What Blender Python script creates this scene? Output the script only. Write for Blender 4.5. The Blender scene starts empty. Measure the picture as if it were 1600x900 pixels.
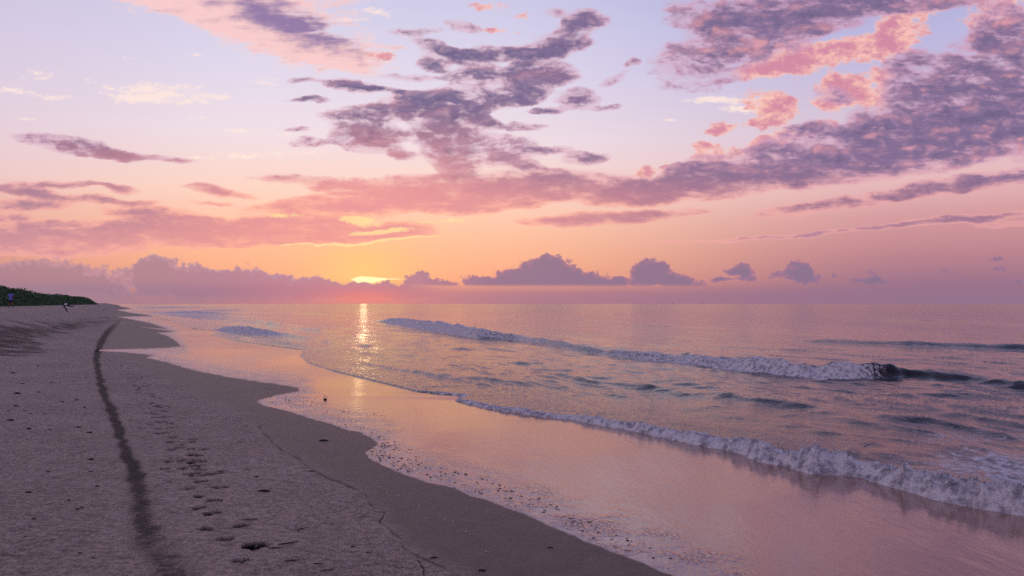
import bpy, math, random
import numpy as np
from mathutils import Vector, Matrix
random.seed(7)
R = math.radians
S = bpy.context.scene
COL = S.collection

# ------------------------------------------------------------------ camera
W, H, F, HZ, CAMZ = 1600.0, 900.0, 1232.0, 474.5, 2.0
cd = bpy.data.cameras.new('camera'); cam = bpy.data.objects.new('camera', cd); COL.objects.link(cam)
cam.location = (0, 0, CAMZ); cam.rotation_euler = (R(90), 0, 0)
cd.sensor_width = 36; cd.lens = 36*F/W; cd.shift_y = (HZ-450)/W
cd.clip_start = 0.05; cd.clip_end = 60000
S.camera = cam
S.view_settings.view_transform = 'Standard'; S.view_settings.look = 'None'
S.view_settings.exposure = 0.0; S.view_settings.gamma = 1.0; S.view_settings.use_curve_mapping = False
S.cycles.use_adaptive_sampling = True; S.cycles.adaptive_threshold = 0.02
S.cycles.max_bounces = 5; S.cycles.glossy_bounces = 4; S.cycles.diffuse_bounces = 2
S.cycles.use_denoising = False

def lin(c):
    return tuple((v/255/12.92 if v/255 <= 0.04045 else ((v/255+0.055)/1.055)**2.4) for v in c)+(1.0,)

SUN_AZ = math.atan2(568-800, F)      # towards the sun, measured from +Y
SUN_EL = R(1.7)

# ------------------------------------------------------------------ node helper
class NT:
    def __init__(s, tree):
        s.t = tree; s.n = tree.nodes; s.l = tree.links; s.n.clear()
    def new(s, typ, **kw):
        n = s.n.new(typ)
        for k, v in kw.items(): setattr(n, k, v)
        return n
    def put(s, sock, v):
        if hasattr(v, 'links'): s.l.new(v, sock)
        elif v is not None: sock.default_value = v
    def m(s, op, a, b=None, c=None, clamp=False):
        n = s.new('ShaderNodeMath', operation=op, use_clamp=clamp)
        s.put(n.inputs[0], a); s.put(n.inputs[1], b); s.put(n.inputs[2], c)
        return n.outputs[0]
    def add(s, a, b): return s.m('ADD', a, b)
    def sub(s, a, b): return s.m('SUBTRACT', a, b)
    def mul(s, a, b): return s.m('MULTIPLY', a, b)
    def vm(s, op, a, b=None, sc=None):
        n = s.new('ShaderNodeVectorMath', operation=op)
        s.put(n.inputs[0], a); s.put(n.inputs[1], b)
        if sc is not None: s.put(n.inputs['Scale'], sc)
        return n.outputs[1] if op in ('LENGTH', 'DOT_PRODUCT', 'DISTANCE') else n.outputs[0]
    def ss(s, x, a, b, lo=0.0, hi=1.0):                       # smoothstep
        n = s.new('ShaderNodeMapRange', interpolation_type='SMOOTHSTEP')
        s.put(n.inputs[0], x)
        for i, v in ((1, a), (2, b), (3, lo), (4, hi)): s.put(n.inputs[i], v)
        return n.outputs[0]
    def lr(s, x, a, b, lo=0.0, hi=1.0):
        n = s.new('ShaderNodeMapRange')
        s.put(n.inputs[0], x)
        for i, v in ((1, a), (2, b), (3, lo), (4, hi)): s.put(n.inputs[i], v)
        return n.outputs[0]
    def mix(s, f, a, b):
        n = s.new('ShaderNodeMix', data_type='RGBA')
        s.put(n.inputs[0], f); s.put(n.inputs[6], a); s.put(n.inputs[7], b)
        return n.outputs[2]
    def xyz(s, x=0.0, y=0.0, z=0.0):
        n = s.new('ShaderNodeCombineXYZ')
        for i, v in enumerate((x, y, z)): s.put(n.inputs[i], v)
        return n.outputs[0]
    def sep(s, v):
        n = s.new('ShaderNodeSeparateXYZ'); s.put(n.inputs[0], v); return n.outputs
    def noise(s, v, scale, detail=4, rough=0.55, dist=0.0, dim='3D', col=False, lac=2.0):
        n = s.new('ShaderNodeTexNoise', noise_dimensions=dim)
        s.put(n.inputs['Vector'], v)
        n.inputs['Scale'].default_value = scale; n.inputs['Detail'].default_value = detail
        n.inputs['Roughness'].default_value = rough; n.inputs['Distortion'].default_value = dist
        n.inputs['Lacunarity'].default_value = lac
        return n.outputs[1 if col else 0]
    def ramp(s, f, stops, interp='EASE'):
        n = s.new('ShaderNodeValToRGB'); n.color_ramp.interpolation = interp
        e = n.color_ramp.elements
        while len(e) > 1: e.remove(e[0])
        e[0].position = stops[0][0]; e[0].color = stops[0][1]
        for p, c in stops[1:]:
            x = e.new(p); x.color = c
        s.put(n.inputs[0], f); return n.outputs[0]
    def mapping(s, v, loc=(0, 0, 0), rot=0.0, scale=(1, 1, 1), typ='POINT'):
        n = s.new('ShaderNodeMapping', vector_type=typ)
        s.put(n.inputs[0], v); n.inputs[1].default_value = loc
        n.inputs[2].default_value = (0, 0, rot); n.inputs[3].default_value = scale
        return n.outputs[0]
    def blobs(s, v, lst):                                     # sum of soft ellipses; px, clockwise degrees
        acc = None
        for (cx, cy, rx, ry, rot, amp) in lst:
            mp = s.mapping(v, (cx/100, cy/100, 0), R(rot), (rx/100, ry/100, 1), 'TEXTURE')
            g = s.new('ShaderNodeTexGradient', gradient_type='SPHERICAL'); s.l.new(mp, g.inputs[0])
            acc = s.m('MULTIPLY', g.outputs[1], amp) if acc is None else s.m('MULTIPLY_ADD', g.outputs[1], amp, acc)
        return acc

# ------------------------------------------------------------------ sky: dusk gradient and cloud layers, all laid out by direction
world = bpy.data.worlds.new('World'); S.world = world; world.use_nodes = True
def build_sky():
    T = NT(world.node_tree)
    tc = T.new('ShaderNodeTexCoord').outputs['Generated']
    d = T.vm('NORMALIZE', tc)
    x, y, z = T.sep(d)
    zc = T.m('MAXIMUM', z, 0.0)
    yc = T.m('MAXIMUM', y, 0.25)
    U = T.m('MULTIPLY_ADD', T.m('DIVIDE', x, yc), F/100, 8.0)
    V = T.m('MULTIPLY_ADD', T.m('DIVIDE', z, yc), -F/100, HZ/100)
    uv = T.xyz(U, V, 0)
    front = T.ss(y, 0.3, 0.55)
    # cloud-deck coordinates: features shrink towards the horizon
    inv = T.m('DIVIDE', 1.0, T.add(zc, 0.09))
    deck = T.xyz(T.mul(x, inv), T.mul(y, inv), 0)
    # ---- clear sky
    az = T.m('ARCTAN2', x, y)
    ds = T.m('ABSOLUTE', T.sub(az, SUN_AZ))
    near = T.ramp(z, [(0, lin((214, 122, 130))), (0.012, lin((232, 136, 128))), (0.03, lin((246, 162, 132))), (0.055, lin((252, 180, 146))),
                      (0.09, lin((254, 198, 170))), (0.135, lin((252, 216, 202))), (0.20, lin((240, 224, 232))),
                      (0.28, lin((224, 216, 236))), (0.37, lin((204, 202, 232))), (0.6, lin((118, 126, 176))), (1, lin((84, 92, 142)))], 'LINEAR')
    far = T.ramp(z, [(0, lin((146, 110, 136))), (0.025, lin((158, 116, 138))), (0.06, lin((190, 134, 144))), (0.10, lin((212, 156, 160))),
                     (0.14, lin((230, 186, 188))), (0.20, lin((216, 194, 212))), (0.28, lin((190, 184, 222))),
                     (0.37, lin((164, 168, 216))), (0.6, lin((98, 108, 162))), (1, lin((74, 84, 134)))], 'LINEAR')
    col = T.mix(T.ss(ds, 0.08, 0.68), near, far)
    # left of the sun the low sky is paler and greyer
    leftm = T.mul(T.ss(U, 3.6, 0.2), T.ss(V, 3.1, 2.4))
    col = T.mix(T.mul(leftm, 0.30), col, lin((226, 208, 222)))
    # sun glow
    sd = T.vm('SUBTRACT', uv, (5.68, 4.28, 0))
    g1 = T.vm('LENGTH', T.vm('MULTIPLY', sd, (1/0.80, 1/0.50, 0)))
    g1 = T.mul(T.m('EXPONENT', T.mul(T.mul(g1, g1), -1.0)), front)
    col = T.mix(T.mul(g1, 0.80), col, lin((255, 212, 116)))
    g2 = T.vm('LENGTH', T.vm('MULTIPLY', sd, (1/4.2, 1/1.5, 0)))
    g2 = T.mul(T.m('EXPONENT', T.mul(T.mul(g2, g2), -1.0)), front)
    col = T.mix(T.mul(g2, 0.38), col, lin((255, 190, 142)))
    # ---- noises
    nA = T.noise(deck, 1.5, 9, 0.60, 0.4)
    sunxy = (math.sin(SUN_AZ), math.cos(SUN_AZ), 0)
    nA2 = T.noise(T.vm('ADD', deck, tuple(v*0.10 for v in sunxy)), 1.5, 9, 0.60, 0.4)
    nB = T.noise(T.mapping(uv, scale=(0.85, 3.4, 1)), 1.35, 10, 0.64, 0.3)          # streaky, for the low layers
    nC = T.noise(T.mapping(uv, scale=(0.85, 1.45, 1)), 3.0, 9, 0.58, 0.3)                                       # puffy
    nF = T.noise(T.mapping(deck, rot=0.45, scale=(1, 2.6, 1)), 9.0, 5, 0.62, 0.6)  # fine mackerel
    wv = T.noise(T.mapping(uv, scale=(1, 1.5, 1)), 0.9, 5, 0.6, 0.0, col=True)
    wuv = T.vm('ADD', uv, T.vm('MULTIPLY', T.vm('SUBTRACT', wv, (0.5, 0.5, 0.5)), (0.55, 0.30, 0)))
    nG = T.noise(T.mapping(uv, scale=(1, 1.7, 1)), 7.0, 8, 0.66, 0.3)            # fine torn detail
    e0 = T.sub(nG, 0.5)
    nC2 = T.noise(T.mapping(T.vm('ADD', uv, (-0.09, -0.07, 0)), scale=(0.85, 1.45, 1)), 3.0, 4, 0.5, 0.3)
    nC1 = T.noise(T.mapping(uv, scale=(0.85, 1.45, 1)), 3.0, 4, 0.5, 0.3)
    rel2 = T.mul(T.sub(nC1, nC2), 3.6)
    a0 = T.sub(nA, 0.5); b0 = T.sub(nB, 0.5); c0 = T.sub(nC, 0.5)
    relief = T.m('MULTIPLY', T.sub(nA, nA2), 4.0)
    # ---- bright thin wisps
    wb = T.blobs(uv, [
        (250, 146, 120, 24, 2, 1.4), (200, 155, 60, 10, 0, 0.8), (60, 114, 50, 14, -6, 1.0), (15, 141, 55, 9, 6, 1.2), (150, 130, 38, 8, 16, 1.1), (85, 152, 55, 9, -2, 1.0),
        (355, 150, 50, 7, -4, 0.9), (310, 184, 40, 5, 0, 0.9), (35, 187, 30, 5, 0, 0.8), (205, 91, 20, 5, 5, 0.9), (305, 86, 14, 4, 0, 0.9),
        (380, 245, 150, 10, -3, 1.0), (400, 205, 120, 8, 3, 0.7), (1130, 156, 90, 9, 0, 1.6), (1150, 170, 50, 7, 0, 1.0),
        (1180, 175, 60, 22, 0, 0.7), (420, 130, 60, 10, 0, 0.6), (590, 20, 50, 12, 10, 0.9), (545, 32, 45, 9, 0, 0.9), (1047, 187, 14, 4, 0, 1)])
    db = T.mul(T.ss(T.m('MULTIPLY_ADD', T.add(T.mul(T.sub(nB, 0.5), 3.4), T.mul(e0, 3.0)), T.ss(wb, 0.0, 0.25), wb), 0.30, 1.35), front)
    col = T.mix(T.mul(db, 0.85), col, T.mix(T.ss(V, 1.2, 2.8), lin((255, 230, 222)), lin((255, 238, 220))))
    # ---- top-left lit bank with a purple core
    tl = T.blobs(wuv, [(250, -8, 190, 46, 17, 1.5), (400, 42, 230, 52, 22, 1.9), (520, 82, 130, 34, 14, 1.3), (430, 5, 220, 60, 5, 1.2), (600, 70, 80, 30, 5, 0.7)])
    dtl = T.mul(T.ss(T.m('MULTIPLY_ADD', T.ss(tl, 0.0, 0.2), T.add(T.mul(c0, 1.5), T.add(T.mul(e0, 1.2), T.mul(T.sub(nF, 0.5), 1.6))), tl), 0.25, 1.15), front)
    tcore = T.blobs(wuv, [(400, 12, 150, 46, 24, 1.5), (470, 44, 130, 38, 24, 1.3), (540, 70, 70, 20, 20, 0.8), (300, -15, 80, 30, 10, 0.8)])
    tcol = T.mix(T.ss(T.add(tcore, T.add(T.mul(T.sub(nF, 0.5), 2.6), T.mul(c0, 2.8))), 0.05, 2.1), lin((248, 204, 204)), lin((148, 124, 168)))
    tcol = T.mix(T.mul(T.ss(T.add(T.mul(tl, 1.0), T.mul(T.sub(nF, 0.5), 2.0)), 0.9, 0.3), 0.6), tcol, lin((255, 220, 208)))
    col = T.mix(dtl, col, tcol)
    # ---- pink lit puffs (right)
    pk = T.blobs(wuv, [
        (1245, 92, 90, 40, -8, 2.0), (1185, 112, 60, 18, -4, 1.3), (1330, 75, 60, 32, 0, 1.5), (1265, 45, 26, 18, 0, 1.2), (1200, 165, 62, 36, 10, 1.9), (1185, 195, 50, 14, 0, 1.1),
        (1125, 202, 44, 15, -5, 1.6), (1100, 226, 40, 9, -5, 1.2), (1395, 62, 70, 38, -25, 1.9), (1310, 130, 44, 24, 0, 1.6), (1292, 160, 46, 28, 10, 1.7), (1340, 150, 40, 30, 0, 1.5),
        (1380, 120, 60, 30, -20, 1.3), (1555, 18, 80, 30, -25, 1.6), (1450, 12, 120, 20, -12, 1.2), (1375, 170, 40, 30, 0, 1.2), (1210, 222, 50, 22, -10, 1.5), (1260, 205, 60, 18, -12, 1.2),
        (1100, 245, 40, 22, -20, 1.4), (1160, 238, 60, 20, -12, 1.3), (1008, 268, 24, 14, 0, 1.2), (1050, 262, 26, 10, -20, 0.9), (765, 10, 50, 14, 0, 1.1), (785, 50, 40, 8, 0, 1.0), (822, 25, 28, 16, 0, 0.9), (590, 85, 50, 10, 5, 0.9)])
    dpk = T.mul(T.ss(T.m('MULTIPLY_ADD', T.add(T.mul(c0, 3.0), T.add(T.mul(e0, 1.2), T.mul(a0, 0.6))), T.ss(pk, 0.0, 0.25), pk), 0.38, 0.9), front)
    pcol = T.mix(T.ss(T.add(T.mul(c0, 2.2), T.add(T.mul(e0, 1.2), T.mul(T.sub(pk, 0.9), 0.35))), -0.3, 0.4), lin((255, 198, 180)), lin((212, 134, 158)))
    col = T.mix(T.mul(dpk, 0.92), col, pcol)
    # ---- main mauve/slate clouds
    dk = T.blobs(wuv, [
        (915, 34, 48, 24, -15, 1.7), (878, 66, 62, 26, -8, 1.9), (838, 88, 60, 22, -5, 1.6), (780, 86, 60, 14, 0, 1.3), (716, 90, 75, 15, 6, 1.4), (676, 102, 34, 16, 0, 1.4), (672, 72, 40, 14, 15, 1.1),
        (725, 42, 40, 14, 15, 1.0), (868, 20, 26, 12, 0, 0.9), (826, 125, 70, 32, -6, 1.9), (872, 116, 48, 20, 0, 1.5), (742, 118, 66, 18, -5, 1.4), (800, 150, 70, 18, 0, 1.2),
        (710, 160, 150, 30, -6, 1.9), (600, 178, 140, 20, -3, 1.3), (700, 192, 78, 36, -14, 1.8), (575, 212, 66, 34, 6, 1.8), (549, 136, 60, 14, 4, 1.6), (600, 142, 60, 7, 8, 1.0), (480, 160, 60, 6, 2, 0.8),
        (906, 155, 46, 22, 0, 1.7), (856, 172, 40, 8, 0, 1.1), (948, 170, 30, 8, 0, 1.1), (748, 230, 110, 32, 4, 1.8), (704, 254, 50, 26, 15, 1.5), (918, 246, 54, 13, -4, 1.5), (860, 235, 60, 8, 0, 1.1),
        (820, 258, 34, 10, 0, 1.3), (815, 198, 42, 9, 0, 1.4), (762, 192, 36, 12, 6, 1.3), (628, 242, 36, 12, 8, 1.2), (965, 127, 36, 11, -20, 1.1), (992, 101, 18, 9, -35, 0.9), (655, 50, 60, 12, 0, 0.7),
        (487, 222, 48, 9, 0, 1.2), (462, 203, 34, 7, 0, 1.1), (475, 129, 40, 6, 0, 0.9), (640, 122, 60, 8, 4, 0.9),
        # band above the sun
        (880, 290, 220, 34, 3, 1.9), (680, 300, 220, 32, 2, 1.6), (560, 322, 200, 26, -3, 1.6), (1000, 300, 110, 26, -4, 1.4), (480, 283, 110, 12, 5, 1.0), (740, 322, 110, 18, -2, 1.3), (590, 362, 120, 18, -2, 1.5), (490, 350, 120, 14, 2, 1.2),
        (960, 341, 170, 14, -4, 1.7), (880, 350, 80, 10, 0, 0.9), (345, 300, 80, 9, 6, 1.3), (240, 334, 130, 12, 4, 1.4), (330, 318, 60, 5, 5, 0.8),
        # left streaks
        (125, 231, 120, 17, 9, 1.5), (170, 240, 70, 12, 6, 1.0), (262, 251, 64, 7, 6, 1.3), (90, 287, 110, 8, 3, 1.2), (35, 296, 90, 12, 9, 1.6), (40, 319, 100, 13, 3, 1.6), (130, 312, 75, 10, 3, 1.4),
        (192, 296, 36, 10, 5, 1.2), (210, 318, 70, 6, 3, 0.8), (400, 360, 300, 22, 2, 1.5), (250, 358, 240, 22, 0, 1.5), (80, 376, 260, 30, 0, 1.7), (420, 378, 250, 10, -1, 1.2), (-60, 350, 150, 30, 0, 1.3),
        # right bank
        (1110, 88, 110, 62, -12, 1.3), (1120, 25, 110, 40, 0, 1.2), (1240, 22, 190, 38, -4, 1.5), (1200, 70, 110, 32, -18, 0.9), (1430, -5, 200, 30, -4, 1.2), (1350, 240, 330, 52, -8, 2.1), (1120, 285, 170, 34, -6, 1.9),
        (1500, 200, 200, 66, -14, 1.9), (1540, 110, 130, 78, -30, 1.7), (1440, 140, 90, 44, -25, 1.4), (1570, 45, 70, 50, 0, 1.4), (1360, 190, 60, 34, -10, 1.3), (1420, 100, 60, 30, -30, 1.0), (1620, 150, 120, 120, 0, 1.4), (1305, 150, 50, 20, 10, 0.8),
        (1250, 205, 60, 14, -10, 1.0), (1085, 262, 60, 22, -14, 1.4),
        (1400, 307, 260, 13, -8, 1.5), (1540, 280, 200, 18, -8, 1.3), (1260, 322, 100, 7, -6, 1.1), (1520, 343, 230, 8, -5, 1.35), (1230, 366, 330, 5, -4, 1.0), (1590, 352, 120, 8, 0, 0.8)])
    hi = T.ss(V, 3.2, 2.2)                                  # 1 = up in the deck, 0 = low streaks
    nz = T.add(T.mul(T.mul(a0, hi), 1.1), T.add(T.mul(c0, T.m('MULTIPLY_ADD', hi, 1.7, 0.6)), T.mul(b0, T.m('MULTIPLY_ADD', hi, -0.4, 2.2))))
    nz = T.add(nz, T.mul(e0, T.m('MULTIPLY_ADD', hi, 0.35, 0.50)))
    dkc = T.m('MULTIPLY', T.sub(1.0, T.m('EXPONENT', T.mul(dk, -1.2))), 1.20)     # saturate so the noise breaks up the interior
    dkn = T.m('MULTIPLY_ADD', nz, T.ss(dk, 0.0, 0.30), dkc)
    # other directions get a plain broken deck
    back = T.mul(T.sub(1.0, front), T.ss(z, 0.02, 0.12))
    top = T.mul(T.ss(V, -0.2, -1.6), T.ss(z, 0.2, 0.35))
    gen = T.m('MULTIPLY_ADD', T.sub(nA, 0.49), 6.0, T.mul(b0, 0.8))
    dkn = T.mix(T.m('MAXIMUM', back, top), dkn, gen)
    dens = T.ss(dkn, 0.16, 0.84)
    core = T.ss(dkn, 0.34, 1.12)
    sunn = T.ss(ds, 0.62, 0.0)                              # near the sun's bearing
    lowc = T.ss(V, 2.2, 3.3)
    edge = T.mix(lowc, T.mix(sunn, lin((206, 158, 188)), lin((222, 186, 202))), T.mix(sunn, lin((236, 168, 168)), lin((255, 178, 156))))
    body = T.mix(T.ss(V, 1.4, 3.1), T.mix(sunn, lin((110, 96, 132)), lin((112, 102, 144))), T.mix(sunn, lin((150, 112, 142)), lin((230, 152, 156))))
    body = T.mix(T.mul(T.ss(U, 4.0, 0.5), lowc), body, lin((176, 132, 152)))
    body = T.mix(T.mul(T.ss(U, 6.0, 9.5), T.mul(T.ss(V, 3.2, 2.5), 0.75)), body, lin((130, 110, 150)))
    body = T.mix(T.ss(V, 3.2, 3.9), body, T.mix(sunn, lin((192, 140, 158)), lin((236, 156, 150))))
    ccol = T.mix(core, edge, body)
    # relief: sides turned to the sun catch pink
    relief = T.add(relief, rel2)
    rl = T.mul(T.ss(relief, -0.05, 1.5), T.mul(T.ss(U, 9.0, 11.5, 0.28, 0.80), hi))
    ccol = T.mix(rl, ccol, lin((238, 164, 172)))
    rd = T.mul(T.ss(relief, -0.1, -0.9), T.mul(hi, 0.55))
    ccol = T.mix(rd, ccol, lin((102, 90, 126)))
    ccol = T.mix(T.mul(T.ss(c0, 0.02, 0.22), 0.30), ccol, edge)
    veil = T.ss(T.m('MULTIPLY_ADD', T.ss(dk, 0.0, 0.6), 0.8, T.mul(T.add(T.mul(b0, 1.6), T.mul(a0, 1.2)), T.ss(dk, 0.0, 0.2))), 0.05, 1.0)
    col = T.mix(T.mul(T.mul(veil, front), 0.60), col, edge)
    col = T.mix(dens, col, ccol)
    # ---- bright torn edges by the sun
    gl = T.blobs(wuv, [(560, 345, 46, 14, 4, 1.6), (590, 362, 80, 6, -3, 1.3), (620, 375, 90, 4, -4, 1.3), (520, 381, 160, 4, -1, 1.3), (440, 340, 60, 7, 2, 0.8), (700, 345, 80, 6, -3, 0.7)])
    dg = T.mul(T.ss(T.m('MULTIPLY_ADD', T.add(T.mul(e0, 1.6), T.mul(b0, 2.6)), T.ss(gl, 0.0, 0.2), gl), 0.28, 0.9), front)
    col = T.mix(T.mul(dg, 0.80), col, lin((255, 224, 160)))
    # ---- sun seen through the gap
    sg = T.blobs(uv, [(574, 437.5, 36, 8, 0, 1.4), (564, 437, 12, 6, 0, 0.8), (600, 436, 60, 2.5, 0, 0.9)])
    sgd = T.mul(T.ss(T.add(sg, T.mul(c0, 0.6)), 0.25, 0.9), front)
    sunc = T.new('ShaderNodeVectorMath', operation='SCALE'); sunc.inputs[0].default_value = (1.35, 1.02, 0.52); T.put(sunc.inputs['Scale'], 1.1)
    col = T.mix(T.mul(sgd, 0.9), col, sunc.outputs[0])
    # ---- cumulus line low over the sea
    cu = T.blobs(T.vm('ADD', uv, T.vm('MULTIPLY', T.vm('SUBTRACT', T.noise(uv, 3.0, 6, 0.62, 0, col=True), (0.5, 0.5, 0.5)), (0.30, 0.24, 0))), [
        (-40, 440, 160, 44, 0, 1.6), (70, 432, 80, 40, 0, 1.5), (150, 445, 110, 40, 0, 1.4), (240, 428, 38, 40, 0, 1.8), (275, 436, 80, 40, 8, 1.5), (320, 448, 80, 34, 0, 1.4), (385, 440, 70, 34, 5, 1.6), (440, 452, 80, 30, 0, 1.3),
        (492, 448, 40, 24, 0, 1.3), (530, 452, 60, 18, 0, 1.2), (590, 455, 90, 15, 0, 1.2), (605, 444, 22, 14, 0, 1.0), (652, 442, 30, 24, 0, 1.7), (690, 448, 28, 18, 0, 1.3), (640, 458, 120, 14, 0, 1.0),
        (742, 438, 34, 12, 10, 1.3), (790, 440, 50, 22, 0, 1.6), (850, 430, 70, 34, 0, 1.9), (856, 412, 24, 20, 0, 1.2), (905, 438, 80, 24, 6, 1.7), (955, 444, 40, 12, 6, 1.2), (850, 445, 170, 12, 0, 1.0),
        (1001, 420, 20, 22, 0, 1.4), (1024, 420, 22, 24, -30, 1.4), (1045, 436, 66, 20, 12, 1.8), (1000, 440, 40, 12, 0, 1.1),
        (1146, 424, 22, 8, 8, 1.3), (1166, 424, 22, 14, 25, 1.5), (1160, 436, 40, 6, 0, 0.9), (1126, 437, 22, 6, 0, 1.0), (1248, 424, 28, 20, 20, 1.7), (1264, 434, 32, 14, 10, 1.6), (1218, 430, 26, 11, -5, 1.0), (1302, 430, 12, 5, 0, 0.9),
        (1366, 428, 16, 12, 20, 1.2), (1362, 438, 46, 8, 0, 1.4), (1480, 425, 22, 6, 0, 0.9), (1502, 438, 26, 5, 0, 0.8), (1558, 405, 20, 7, 0, 1.1), (1556, 423, 26, 6, 0, 1.1), (1590, 438, 60, 8, 0, 0.7)])
    puff = T.noise(uv, 9.0, 7, 0.62, 0.2)
    cun = T.m('MULTIPLY_ADD', T.add(T.mul(T.sub(puff, 0.5), 1.5), T.mul(c0, 1.3)), T.ss(cu, 0.0, 0.2), cu)
    flat = T.ss(V, 4.50, 4.43)
    flat = T.m('MAXIMUM', flat, T.ss(U, 7.2, 6.2))
    cud = T.mul(T.mul(T.ss(cun, 0.30, 0.62), flat), front)
    cbody = T.mix(T.ss(U, 1.0, 5.5), lin((142, 120, 148)), lin((186, 130, 150)))
    cbody = T.mix(T.ss(U, 5.8, 8.0), cbody, lin((138, 114, 144)))
    cedge = T.mix(T.ss(U, 4.2, 7.5), lin((178, 140, 164)), lin((164, 118, 146)))
    cc = T.mix(T.ss(T.add(cun, T.mul(T.sub(puff, 0.5), 1.4)), 0.45, 1.15), cedge, cbody)
    # the band of the low cumulus dissolves into mist at the bottom
    cud = T.mul(cud, T.ss(V, 4.74, 4.52, 0.35, 1.0))
    col = T.mix(T.mul(cud, T.ss(U, 0.0, 4.5, 0.60, 0.94)), col, cc)
    # ---- sea mist band
    mist = T.ss(V, 4.34, 4.62)
    mcol = T.mix(T.ss(ds, 0.0, 0.22), lin((196, 124, 140)), lin((150, 116, 142)))
    mcol = T.mix(T.ss(U, 4.5, 0.0), mcol, lin((150, 128, 146)))
    col = T.mix(T.mul(mist, 0.72), col, mcol)
    g3 = T.vm('LENGTH', T.vm('MULTIPLY', T.vm('SUBTRACT', uv, (5.7, 4.66, 0)), (1/0.6, 1/0.14, 0)))
    col = T.mix(T.mul(T.m('EXPONENT', T.mul(T.mul(g3, g3), -1.0)), T.mul(front, 0.5)), col, lin((250, 132, 118)))
    bg = T.new('ShaderNodeBackground'); T.l.new(col, bg.inputs[0]); bg.inputs[1].default_value = 1.0
    # physical sky, low in the scale, under the clouds
    ns = T.new('ShaderNodeTexSky', sky_type='NISHITA'); ns.sun_disc = False
    ns.sun_elevation = SUN_EL; ns.sun_rotation = SUN_AZ; ns.air_density = 1.2; ns.dust_density = 2.0
    bg2 = T.new('ShaderNodeBackground'); T.l.new(ns.outputs[0], bg2.inputs[0]); bg2.inputs[1].default_value = 0.003
    ad = T.new('ShaderNodeAddShader'); T.l.new(bg.outputs[0], ad.inputs[0]); T.l.new(bg2.outputs[0], ad.inputs[1])
    out = T.new('ShaderNodeOutputWorld'); T.l.new(ad.outputs[0], out.inputs[0])
build_sky()
world.cycles.sampling_method = 'MANUAL'; world.cycles.sample_map_resolution = 512

# ------------------------------------------------------------------ sun, just above the sea behind the cloud line
sl = bpy.data.lights.new('sun', 'SUN'); so = bpy.data.objects.new('sun', sl); COL.objects.link(so)
sl.energy = 0.0007; sl.angle = R(0.5); sl.color = (1.0, 0.62, 0.33)
sdir = Vector((math.sin(SUN_AZ)*math.cos(SUN_EL), math.cos(SUN_AZ)*math.cos(SUN_EL), math.sin(SUN_EL)))
so.rotation_euler = sdir.to_track_quat('Z', 'Y').to_euler(); so.location = (0, 0, 50)

# ------------------------------------------------------------------ tagging and mesh helpers
def tag(o, label=None, cat=None, group=None, kind=None):
    if label: o['label'] = label
    if cat: o['category'] = cat
    if group: o['group'] = group
    if kind: o['kind'] = kind
    return o
def mesh_obj(name, verts, faces, mat=None, parent=None, smooth=True):
    me = bpy.data.meshes.new(name); me.from_pydata([tuple(map(float, v)) for v in verts], [], faces); me.update()
    if smooth: me.polygons.foreach_set('use_smooth', [True]*len(me.polygons))
    o = bpy.data.objects.new(name, me); COL.objects.link(o)
    if mat: me.materials.append(mat)
    if parent: o.parent = parent
    return o
def empty(name, loc, rz=0):
    o = bpy.data.objects.new(name, None); COL.objects.link(o); o.location = loc; o.rotation_euler = (0, 0, rz)
    o.empty_display_size = 0.1; return o
def grid_obj(name, X, Y, Z, keep, mat, attrs):
    nr, nc = X.shape
    idx = np.arange(nr*nc).reshape(nr, nc)
    q = np.stack([idx[:-1, :-1], idx[:-1, 1:], idx[1:, 1:], idx[1:, :-1]], -1).reshape(-1, 4)
    q = q[keep.ravel()[q].all(1)]
    used = np.zeros(nr*nc, bool); used[q.ravel()] = True
    remap = np.cumsum(used)-1; q = remap[q]
    co = np.stack([X.ravel()[used], Y.ravel()[used], Z.ravel()[used]], -1).astype(np.float32)
    me = bpy.data.meshes.new(name)
    me.vertices.add(len(co)); me.vertices.foreach_set('co', co.ravel())
    me.loops.add(q.size); me.loops.foreach_set('vertex_index', q.astype(np.int32).ravel())
    me.polygons.add(len(q)); me.polygons.foreach_set('loop_start', np.arange(0, q.size, 4, dtype=np.int32))
    me.polygons.foreach_set('use_smooth', np.ones(len(q), bool))
    me.update(calc_edges=True)
    for k, a in attrs.items():
        at = me.attributes.new(k, 'FLOAT', 'POINT'); at.data.foreach_set('value', a.ravel()[used].astype(np.float32))
    me.materials.append(mat)
    o = bpy.data.objects.new(name, me); COL.objects.link(o)
    return o

# ------------------------------------------------------------------ numpy noise
rng = np.random.RandomState(11)
_G = rng.rand(256)*2*np.pi; _P = rng.permutation(256)
def perlin(x, y):
    xi = np.floor(x).astype(np.int64); yi = np.floor(y).astype(np.int64); xf = x-xi; yf = y-yi
    u = xf*xf*xf*(xf*(xf*6-15)+10); v = yf*yf*yf*(yf*(yf*6-15)+10)
    def g(a, b, dx, dy):
        h = _G[_P[(_P[a & 255]+b) & 255]]; return np.cos(h)*dx+np.sin(h)*dy
    n00 = g(xi, yi, xf, yf); n10 = g(xi+1, yi, xf-1, yf); n01 = g(xi, yi+1, xf, yf-1); n11 = g(xi+1, yi+1, xf-1, yf-1)
    return 1.4*((n00*(1-u)+n10*u)*(1-v)+(n01*(1-u)+n11*u)*v)
def fbm(x, y, o=4, g=0.5):
    s = 0; a = 1.0
    for i in range(o): s = s+a*perlin(x+17.3*i, y-9.1*i); x = x*2.03; y = y*2.03; a *= g
    return s
def sst(x, a, b):
    t = np.clip((x-a)/(b-a), 0, 1); return t*t*(3-2*t)
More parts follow.
